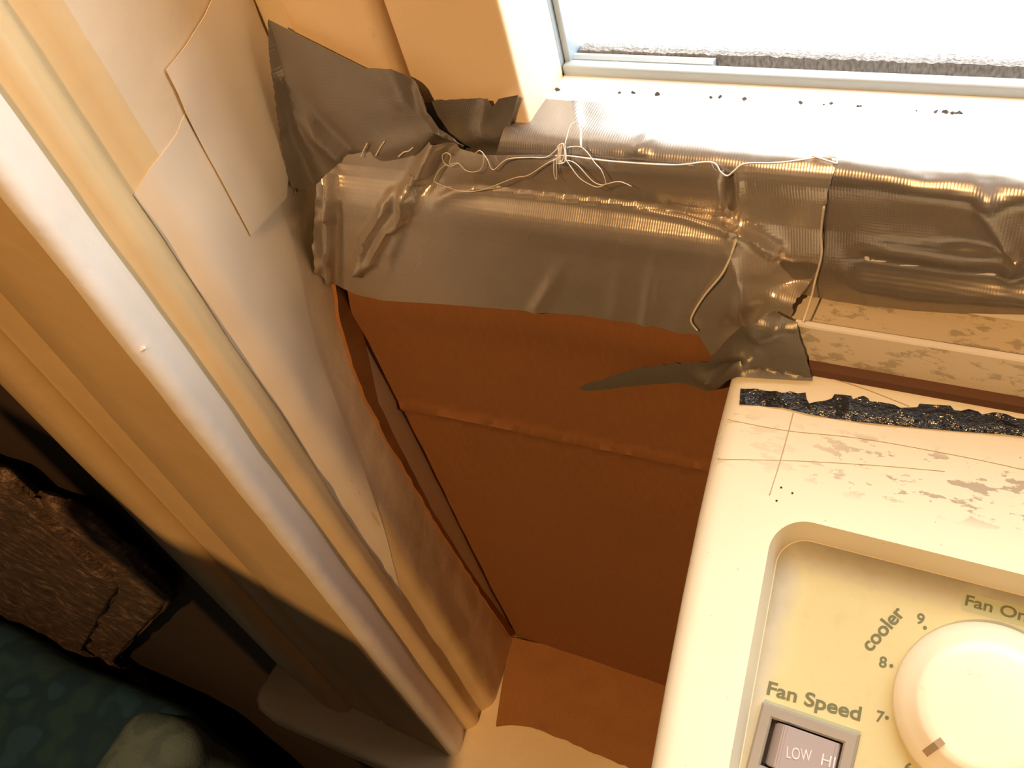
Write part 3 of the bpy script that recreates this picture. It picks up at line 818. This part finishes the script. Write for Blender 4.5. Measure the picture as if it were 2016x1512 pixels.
# T3: tape over the ledge edge and down the face of the sash to the right
out = [(992, 262), (1008, 222), (1030, 200)] + rough_line([(1030, 200), (1300, 205), (1700, 232), (2090, 262)], 40, 3, 1) + [project((0.26, 0.026, -0.1926)), project((0.26, 0.0073, -0.225)), project((0.26, 0.0073, -0.252)), (2100, 620), (2016, 612), (1900, 611), (1800, 606), (1720, 598), (1640, 588), (1560, 572), (1480, 540), (1300, 460), (1100, 430), (985, 425), (970, 330)]
f3 = [dict(p=[(1650, 345, 0), (1800, 372), (1960, 400), (2060, 380)], w=26, a=0.0016),
      dict(p=[(1650, 445, 0), (1760, 480), (1900, 500), (1990, 480)], w=30, a=0.0024),
      dict(p=[(1650, 508, 0), (1700, 512, 1), (1800, 525), (2090, 560)], w=20, a=-0.0022),
      dict(p=[(1650, 553, 0), (1700, 560, 1), (1800, 575), (2090, 590), (2900, 640)], w=22, a=0.0030),
      dict(p=[(1945, 400, .6), (1975, 440, 1), (2005, 490, 1), (1990, 530, .6)], w=20, a=0.0045),
      dict(p=[(1870, 465, .4), (1990, 482, 1)], w=13, a=-0.003),
      dict(p=[(1258, 300, 1), (1280, 275, .9), (1330, 250, .2)], w=12, a=0.0018),
      dict(p=[(1132, 215, .6), (1136, 250, .6)], w=10, a=0.001)]
t3 = patch('duct_tape', out, h_sash, M_tape_dim, 10, f3, 0.0010, 0.0003, 0.012)
tag(t3, 'wide silver duct tape wrapped over the sash ledge and rail above the air conditioner', 'tape', 'strips of silver duct tape')

# T2: small dark piece at the corner of stile and ledge
out = [(815, 235), (825, 200)] + rough_line([(835, 196), (890, 191), (965, 187)], 8, 1.5, 2) + [(975, 205), (985, 190), (1024, 182), (1012, 225), (1004, 262), (985, 300), (940, 318), (880, 300)]
t2 = patch('duct_tape', out, plane_hit((0, SY - 0.001, 0), (0, -1, 0)), M_tape_dim, 9, [dict(p=[(965, 200), (955, 240), (985, 265)], w=14, a=0.0016), dict(p=[(880, 270), (960, 262)], w=20, a=0.002), ], 0.0016, 0.0004, 0.012)
tag(t2, 'small dark duct tape piece at the corner of stile and sash ledge', 'tape', 'strips of silver duct tape')

# T1: the flag shaped piece on stile and jamb
def flag_hit(px, py): return at_y(px, py, 0.0045), Vector((0, -1, 0))
left = rough_line([(640, 352), (575, 381)], 6, 1.6, 3)[:-1] + rough_line([(575, 381), (560, 310), (545, 200), (533, 120), (530, 37)], 6, 1.4, 5)
out = left + [(640, 92), (722, 133), (775, 130), (800, 141), (828, 160), (843, 184), (852, 206), (878, 236), (912, 266), (922, 276), (900, 310), (820, 330), (700, 345)]
f1 = [dict(p=[(528, 20), (558, 130), (596, 260), (640, 360)], w=100, a=0.028, k='wing'),
      dict(p=[(592, 215, .2), (625, 262, 1), (672, 305, 1)], w=13, a=0.0030),
      dict(p=[(612, 212, .2), (650, 262, 1), (690, 305, 1)], w=16, a=-0.0016),
      dict(p=[(775, 135, .7), (800, 190, 1), (850, 240, .6)], w=26, a=0.0022),
      dict(p=[(832, 165, .6), (850, 210, 1), (880, 245, 1), (918, 272, 1)], w=9, a=0.0042),
      dict(p=[(560, 150, .5), (590, 260), (630, 350)], w=12, a=0.0020),
      dict(p=[(870, 250), (830, 270), (760, 290)], w=22, a=0.002)]
t1 = patch('duct_tape', out, flag_hit, M_tape_dim, 9, f1, 0.0008, 0.0003, 0.016, extra=wrap_jamb(0.0026))
tag(t1, 'flag shaped duct tape piece stuck across the jamb and the sash stile', 'tape', 'strips of silver duct tape')

# T4: the main strip sealing the cardboard to the sash
top = rough_line([(690, 298), (740, 292), (770, 296), (800, 290), (822, 300)], 6, 1.5, 6) + [(835, 290), (862, 262), (905, 285), (960, 300), (1060, 299), (1130, 301), (1210, 311), (1330, 318), (1404, 322), (1424, 331), (1437, 339), (1450, 330), (1472, 325), (1540, 323), (1638, 320), (1648, 326)]
right = rough_line([(1648, 326), (1632, 370), (1623, 430), (1624, 488), (1612, 528), (1600, 545), (1580, 572)], 7, 1.6, 7)[1:]
bot = rough_line([(1580, 572), (1563, 592), (1560, 640)], 6, 2, 8)[1:] + [(1478, 648), (1404, 692), (1379, 651), (1345, 645), (1283, 632), (1150, 613), (1000, 601), (850, 590), (760, 585), (705, 573), (682, 562), (652, 545)]
lft = rough_line([(652, 545), (632, 530), (622, 492), (624, 430), (630, 362), (652, 342), (690, 298)], 7, 2, 9)[1:-1]
f4 = [dict(p=[(806, 388, .6), (830, 350, .9), (852, 300, 1), (870, 268, 1)], w=17, a=0.0062),
      dict(p=[(835, 385, .2), (850, 360, .8), (878, 300, 1), (905, 275, .6)], w=10, a=-0.0030),
      dict(p=[(782, 380, .6), (760, 410, 1), (728, 460, 1), (710, 520, .8)], w=10, a=0.0036),
      dict(p=[(812, 388, .8), (795, 425, 1), (768, 445, 1), (752, 475, 1), (738, 505, .9), (714, 521, .9)], w=10, a=0.0036),
      dict(p=[(790, 450, .6), (772, 490, .8), (765, 535, .3)], w=13, a=0.0016),
      dict(p=[(865, 395, .4), (905, 378, 1), (960, 374, 1), (1100, 386, 1), (1250, 408, 1), (1350, 428, 1), (1440, 458, .8)], w=11, a=0.0018),
      dict(p=[(880, 360, .4), (960, 352, .9), (1150, 362, 1), (1400, 420, 1)], w=24, a=-0.0012),
      dict(p=[(1437, 338, 1), (1440, 380, 1), (1442, 440, .7)], w=11, a=-0.0034),
      dict(p=[(1418, 332, .6), (1424, 380, .8)], w=10, a=0.0016),
      dict(p=[(1455, 332, .6), (1456, 380, .8)], w=10, a=0.0016),
      dict(p=[(1440, 462, .5), (1500, 468, 1), (1535, 480, 1), (1520, 495, .7)], w=9, a=0.0048),
      dict(p=[(1455, 478, .8), (1500, 510, 1), (1560, 524, 1), (1610, 520, .5)], w=14, a=-0.0026),
      dict(p=[(1450, 500, .3), (1470, 560, 1), (1465, 620, 1)], w=18, a=0.0026),
      dict(p=[(1590, 545, .6), (1520, 590, .9), (1440, 640, .7)], w=22, a=-0.003),
      dict(p=[(1108, 515, .3), (1085, 560, 1), (1060, 600, 1)], w=13, a=0.0016),
      dict(p=[(1300, 480, .3), (1285, 560, 1), (1275, 628, 1)], w=12, a=0.0012),
      dict(p=[(1230, 480, .3), (1215, 610, 1)], w=16, a=0.0008),
      dict(p=[(1390, 500, .4), (1340, 640, 1)], w=20, a=0.0010),
      dict(p=[(672, 330), (682, 430), (682, 560)], w=45, a=0.012, k='wing'),
      dict(p=[(655, 350), (655, 440), (655, 545)], w=8, a=0.0030),
      dict(p=[(640, 400, .4), (650, 412, 1), (636, 425, .4)], w=9, a=0.0030),
      dict(p=[(632, 480), (645, 500), (632, 520)], w=10, a=0.0030),
      dict(p=[(900, 330), (1000, 320), (1100, 330)], w=30, a=0.0012)]
def w4(px, py):
    # right of the cardboard the strip stays back on the sash
    return smooth01((px - 1430) / 130) * smooth01((600 - py) / 60)
h4l = prof_hit(PT_LEFT)
h4 = blended(blended(h4l, h_card, lambda px, py: smooth01((px - 830) / 170)), h_sash, w4)
t4 = patch('duct_tape', top[:-1] + right[:-1] + [(1580, 572)] + bot + lft, h4, M_tape, 5.5, f4, 0.0024, 0.00014, 0.016, extra=wrap_jamb(0.0016))
tag(t4, 'long wrinkled duct tape strip sealing the cardboard top to the sash', 'tape', 'strips of silver duct tape')
# frayed cloth threads along its torn upper edge
def on4(pts, lift=0.0018): return [(lambda h: h[0] + h[1] * (lift + 0.0012))(h4(x, y)) for x, y in pts]
fr = tube_obj('frayed_edge', [on4([(1100, 300), (1130, 301), (1210, 311), (1330, 318), (1404, 322), (1424, 331), (1437, 339), (1450, 330), (1472, 325), (1540, 323), (1638, 320), (1650, 326)]), on4([(1600, 320), (1648, 325)], 0.0022)], 0.00028, M_thread, t4)
tube_obj('frayed_edge', [on4([(722, 297), (728, 282), (734, 271)], 0.003), on4([(750, 296), (760, 278), (768, 267)], 0.003), on4([(795, 297), (806, 288), (815, 286), (824, 278)], 0.003)], 0.0003, M_thread, t4)

# T5: scrap wrapped round the corner of flange and bezel, its torn tongue on the cardboard
PT_AC = [(0.02, -0.2598), (-0.002, -0.2598), (-0.008, -0.2535), (-0.0126, -0.2532), (-0.0136, -0.2545), (-0.0140, -0.2700), (-0.0165, -0.2755), (-0.0260, -0.2790), (-0.06, -0.2900)]
h_ac = prof_hit(PT_AC)
h5 = blended(plane_hit((0, -0.004, 0), (0, -1, 0)), h_ac, lambda px, py: smooth01((px - 1390) / 75))
tong = rough_line([(1140, 762), (1152, 752), (1200, 738), (1250, 722), (1300, 714), (1340, 712)], 11, 3.2, 11)
tong[0] = (1140, 762)
out = tong + [(1395, 704), (1405, 694), (1432, 664), (1462, 637), (1492, 634), (1525, 618)] + [(1548, 632)] + rough_line([(1570, 640), (1578, 665), (1586, 690), (1592, 715), (1600, 738), (1598, 752)], 7, 2, 12) + [(1560, 750), (1500, 747), (1452, 745), (1436, 749), (1412, 761), (1392, 765), (1368, 756), (1335, 748), (1290, 752), (1220, 758), (1165, 765)]
f5 = [dict(p=[(1400, 700, .5), (1450, 690, 1), (1480, 700, 1)], w=18, a=0.003),
      dict(p=[(1385, 735, .8), (1420, 745, 1), (1445, 730, 1), (1475, 712, .6)], w=12, a=0.0042),
      dict(p=[(1405, 730), (1440, 712), (1480, 705)], w=9, a=-0.002),
      dict(p=[(1480, 645), (1500, 660), (1530, 650)], w=12, a=0.002),
      dict(p=[(1150, 756), (1300, 733), (1390, 725)], w=10, a=0.0004)]
t5 = patch('duct_tape', out, h5, M_tape_dark, 8, f5, 0.0014, 0.0004, 0.014)
tag(t5, 'dark duct tape scrap with torn pointed tongue at the corner of the air conditioner', 'tape', 'strips of silver duct tape')

# black tape strip on the bezel
bt = [(1458, 766), (1486, 766), (1507, 770), (1528, 772), (1540, 776), (1556, 772), (1570, 776), (1586, 773), (1588, 786), (1593, 796), (1608, 792), (1622, 790), (1638, 785), (1643, 777), (1676, 781), (1679, 788), (1690, 783), (1700, 780), (1709, 785), (1712, 791), (1735, 793), (1760, 797), (1773, 805), (1790, 804), (1806, 803), (1810, 796), (1840, 798), (1871, 800), (1878, 809), (1892, 810), (1907, 806), (1926, 811), (1933, 817), (1955, 813), (1981, 817), (2000, 825), (2016, 826), (2050, 832), (2100, 838), project(bz(0.20, 0.022)), project(bz(0.20, 0.030)),
      (2100, 874), (2016, 861), (1980, 857), (1900, 851), (1780, 841), (1700, 833), (1600, 818), (1540, 804), (1500, 800), (1480, 798), (1456, 797)]
bt = [(x, y) for x, y in bt]
t6 = patch('black_tape', bt, bez_hit(0.0), M_black, 8, [dict(p=[(1530, 775), (1545, 795), (1556, 800)], w=7, a=0.0008), dict(p=[(1600, 800), (1800, 825), (2090, 855)], w=14, a=0.0006)], 0.0006, 0.0006, 0.006, 0.0005)
tag(t6, 'ragged glossy black tape strip along the top of the air conditioner bezel', 'tape')

# ------------------------------------------------------------------ paper patches on the jamb
out = [(420, -14), (400, 30), (365, 85), (323, 137), (345, 182), (362, 222), (420, 330), (490, 462), (525, 425), (560, 388), (566, 330), (552, 220), (540, 110), (512, 50), (487, -14)]
p1 = patch('paper_patch', out, jamb_hit, M_paper, 14, [], 0.0014, 0.0002, 0.03, 0.0004)
tag(p1, 'cream paper patch with pointed corners on the jamb beside the flag shaped tape', 'paper patch', 'paper patches on the jamb')
out = [(362, 226), (347, 265), (300, 328), (262, 383), (325, 471), (390, 572), (456, 674), (556, 817), (651, 971), (700, 1046), (792, 1182), (755, 1040), (715, 925), (665, 800), (625, 690), (600, 590), (575, 480), (550, 400), (490, 440), (440, 360)]
p2 = patch('paper_patch', out, jamb_hit, M_paper, 14, [], 0.0003, 0.0, 0.03, 0.0003)
tag(p2, 'long cream paper strip folded along the corner of the window stop', 'paper patch', 'paper patches on the jamb')

# ------------------------------------------------------------------ loose threads
def onS(pts, lift): return on4(pts, lift)
th = tube_obj('thread_tangle', [
    onS([(914, 301), (900, 308), (888, 303), (885, 292), (893, 286), (902, 293), (898, 304), (914, 301), (929, 314), (946, 316), (960, 307), (967, 294), (959, 284), (951, 289)], 0.0045),
    onS([(966, 290), (974, 302), (982, 310), (1012, 302), (1054, 298), (1090, 297), (1112, 296)], 0.0045),
    onS([(890, 306), (876, 320), (869, 334), (870, 350), (896, 369), (926, 366), (961, 352), (1021, 327), (1050, 322), (1090, 310), (1112, 300)], 0.004),
    onS([(1112, 296), (1120, 290), (1128, 296), (1122, 303), (1114, 300), (1117, 293), (1126, 292), (1130, 299), (1120, 304), (1113, 294)], 0.0055),
    onS([(1116, 300), (1124, 289), (1129, 302), (1112, 303), (1122, 294), (1118, 306)], 0.006),
    onS([(1128, 292), (1133, 276), (1142, 268), (1152, 272), (1158, 285), (1160, 296), (1155, 280)], 0.006),
    onS([(1105, 300), (1102, 315), (1107, 325), (1110, 310), (1112, 300)], 0.005),
    onS([(1128, 300), (1150, 320), (1172, 335), (1189, 340), (1205, 334), (1231, 329), (1254, 338)], 0.005),
    onS([(1130, 296), (1160, 297), (1186, 308), (1198, 322), (1203, 334), (1180, 330), (1150, 310), (1132, 302)], 0.005)], 0.00018, M_thread)
tag(th, 'tangle of fine white threads lying on the duct tape under the ledge', 'thread')
th2 = tube_obj('loose_thread', [onS([(1456, 472), (1432, 515), (1393, 567), (1371, 603), (1368, 619), (1380, 636)], 0.003)], 0.0004, M_thread)
tag(th2, 'curved white thread hanging at the right end of the wrinkled tape strip', 'thread')
th3 = tube_obj('loose_thread', [[(lambda h: h[0] + h[1] * 0.004)(h_sash(x, y)) for x, y in [(1628, 385), (1622, 437), (1623, 486), (1610, 538)]] + [at_y(1597, 586, -0.004), at_y(1581, 634, -0.0125)]], 0.0004, M_thread)
tag(th3, 'straight white thread crossing from the tape down to the metal flange', 'thread')

# ------------------------------------------------------------------ crumbs on the ledge, paint chip on the casing
def crumbs():
    rnd = random.Random(5); V, Fc = [], []
    base = [(1038, 170), (1085, 171), (1100, 177), (1220, 182), (1248, 183), (1296, 186), (1400, 192), (1418, 192), (1468, 196), (1580, 202), (1625, 205), (1636, 205), (1690, 209), (1806, 217), (1842, 219), (1855, 220), (1865, 221), (1878, 222), (1888, 223)]
    for (x, y) in base:
        for q in range(rnd.choice((1, 2, 3))):
            p = at_z(x + rnd.uniform(-5, 5), y + rnd.uniform(-2, 2), -0.193); r = rnd.uniform(0.0004, 0.0010); k = len(V)
            dirs = [(1, 0, .2), (0, 1, .2), (-1, 0, .2), (0, -1, .2), (0, 0, 1.0), (0, 0, -.1)]
            V += [p + Vector(d) * r * rnd.uniform(.7, 1.3) for d in dirs]
            Fc += [(k + a, k + b, k + c) for a, b, c in ((0, 1, 4), (1, 2, 4), (2, 3, 4), (3, 0, 4), (1, 0, 5), (2, 1, 5), (3, 2, 5), (0, 3, 5))]
    o = link('ledge_crumbs', mesh_from(V, Fc), simple('dark_crumbs', (0.06, 0.05, 0.045), 0.9))
    tag(o, 'dark crumbs of dirt scattered along the bright window ledge', 'dirt', kind='stuff')
crumbs()

def chip():
    c0 = at_plane(281, 686, (-0.2898, 0, 0), (1, 0, 0)); V = [c0 + Vector(d) * 0.0016 for d in ((-0.3, -1, -.2), (-0.1, .3, -1), (-0.2, 1.1, .2), (-0.1, -.2, .9), (1.0, .1, 0))]
    o = link('paint_chip', mesh_from(V, [(0, 1, 4), (1, 2, 4), (2, 3, 4), (3, 0, 4), (0, 3, 2, 1)]), M_edge)
    tag(o, 'tiny white paint chip lifting from the inner edge of the casing', 'paint chip')
chip()

# ------------------------------------------------------------------ dim things lower left: throw against the wall, quilt covered bed corner
def mat_plush():
    m, nt, b = new_mat('brown_plush'); v = coords(nt)
    n = nz(nt, v, 60, 7, 0.75)
    nt.links.new(ramp(nt, n, [(0.34, (0.06, 0.034, 0.018)), (0.54, (0.19, 0.11, 0.065)), (0.66, (0.52, 0.35, 0.24))]), b.inputs['Base Color'])
    b.inputs['Roughness'].default_value = 0.45; bump(nt, b, nz(nt, v, 190, 5, 0.7), 1.0, 0.010); return m
def mat_quilt(name, a, b_, c_, sc=26):
    m, nt, b = new_mat(name); v = coords(nt)
    n = nz(nt, v, sc, 2, 0.4)
    nt.links.new(ramp(nt, n, [(0.40, a), (0.47, b_), (0.56, b_), (0.60, c_)]), b.inputs['Base Color']); b.inputs['Roughness'].default_value = 0.9
    bump(nt, b, nz(nt, v, 320, 3), 0.4, 0.002); return m
def lumpy(name, x0, x1, y0, y1, z0, z1, mat, amp, sc, cuts=24, bevel=0.01):
    bm = bmesh.new(); bmesh.ops.create_cube(bm, size=1)
    for v in bm.verts: v.co = Vector(((x0 + x1) / 2 + v.co.x * (x1 - x0), (y0 + y1) / 2 + v.co.y * (y1 - y0), (z0 + z1) / 2 + v.co.z * (z1 - z0)))
    bmesh.ops.bevel(bm, geom=bm.edges[:], offset=bevel, segments=4, affect='EDGES', profile=0.5)
    bmesh.ops.subdivide_edges(bm, edges=[e for e in bm.edges if e.calc_length() > 0.03], cuts=cuts, use_grid_fill=True)
    bm.normal_update()
    for v in bm.verts:
        v.co += v.normal * (amp * noise.noise(v.co / sc) + 0.4 * amp * noise.noise(v.co / sc * 2.6))
    return link(name, bm_mesh(bm), mat, None, True)
M_plush = mat_plush()
tr = empty('plush_throw', (-0.75, -0.09, -0.95)); tag(tr, 'rough brown plush throw bunched against the wall behind the blue quilt', 'throw')
part(lumpy('outer_fold', -1.30, -0.585, -0.100, -0.084, -1.25, -0.445, M_plush, 0.006, 0.05), tr)
part(lumpy('inner_fold', -0.95, -0.530, -0.095, -0.084, -1.25, -0.475, M_plush, 0.005, 0.04), tr)
for ch in tr.children:      # the throw hangs in a slanting fold: its right edge draws back towards the bottom
    xs = [v.co.x for v in ch.data.vertices]; xa, xb = min(xs), max(xs)
    for v in ch.data.vertices:
        t = max(0.0, min(1.0, (-0.60 - v.co.z) / 0.42))
        v.co.x = xa + (v.co.x - xa) * ((xb - 0.40 * t) - xa) / (xb - xa)
QZ = -0.98
bed = empty('quilted_bed', (-1.2, -0.6, FLOOR)); tag(bed, 'bed corner under a dark blue patterned quilt at lower left', 'bed')
part(lumpy('quilt', -1.80, -0.745, -1.60, -0.108, FLOOR + 0.02, QZ, mat_quilt('blue_patterned_quilt', (0.026, 0.080, 0.115), (0.014, 0.055, 0.110), (0.024, 0.085, 0.170), 18), 0.006, 0.12, 30, 0.04), bed)
part(lumpy('pale_border', -0.825, -0.715, -1.20, -0.122, QZ - 0.22, QZ + 0.012, mat_quilt('pale_teal_cotton', (0.13, 0.20, 0.24), (0.17, 0.25, 0.28), (0.12, 0.19, 0.23)), 0.004, 0.06, 12, 0.035), bed)
# unseen screen added to shade the lower casing, its outline cast back from that shadow
def add_shade_screen():
    def cast(x, z, y=-0.40):
        P = Vector((x, -0.1, z)); return LAMP + (P - LAMP) * ((y - LAMP.y) / (P.y - LAMP.y))
    a, b, c_ = cast(-0.545, -0.343), cast(-0.296, -0.497), cast(-0.290, -0.72)
    out = [(a.x, a.z), (b.x, b.z), (c_.x, c_.z), (c_.x, FLOOR), (a.x, FLOOR)]
    n = len(out); vs = [(x, -0.40, z) for x, z in out] + [(x, -0.412, z) for x, z in out]
    bm = bmesh.new(); bm.from_mesh(mesh_from(vs, [tuple(range(n)), tuple(range(n, 2 * n))[::-1]] + [(i, (i + 1) % n, n + (i + 1) % n, n + i) for i in range(n)]))
    o = link('shade_screen', bm_mesh(bm), M_wall)
    tag(o, 'added dark screen outside the picture that shades the lower casing', 'screen')
add_shade_screen()
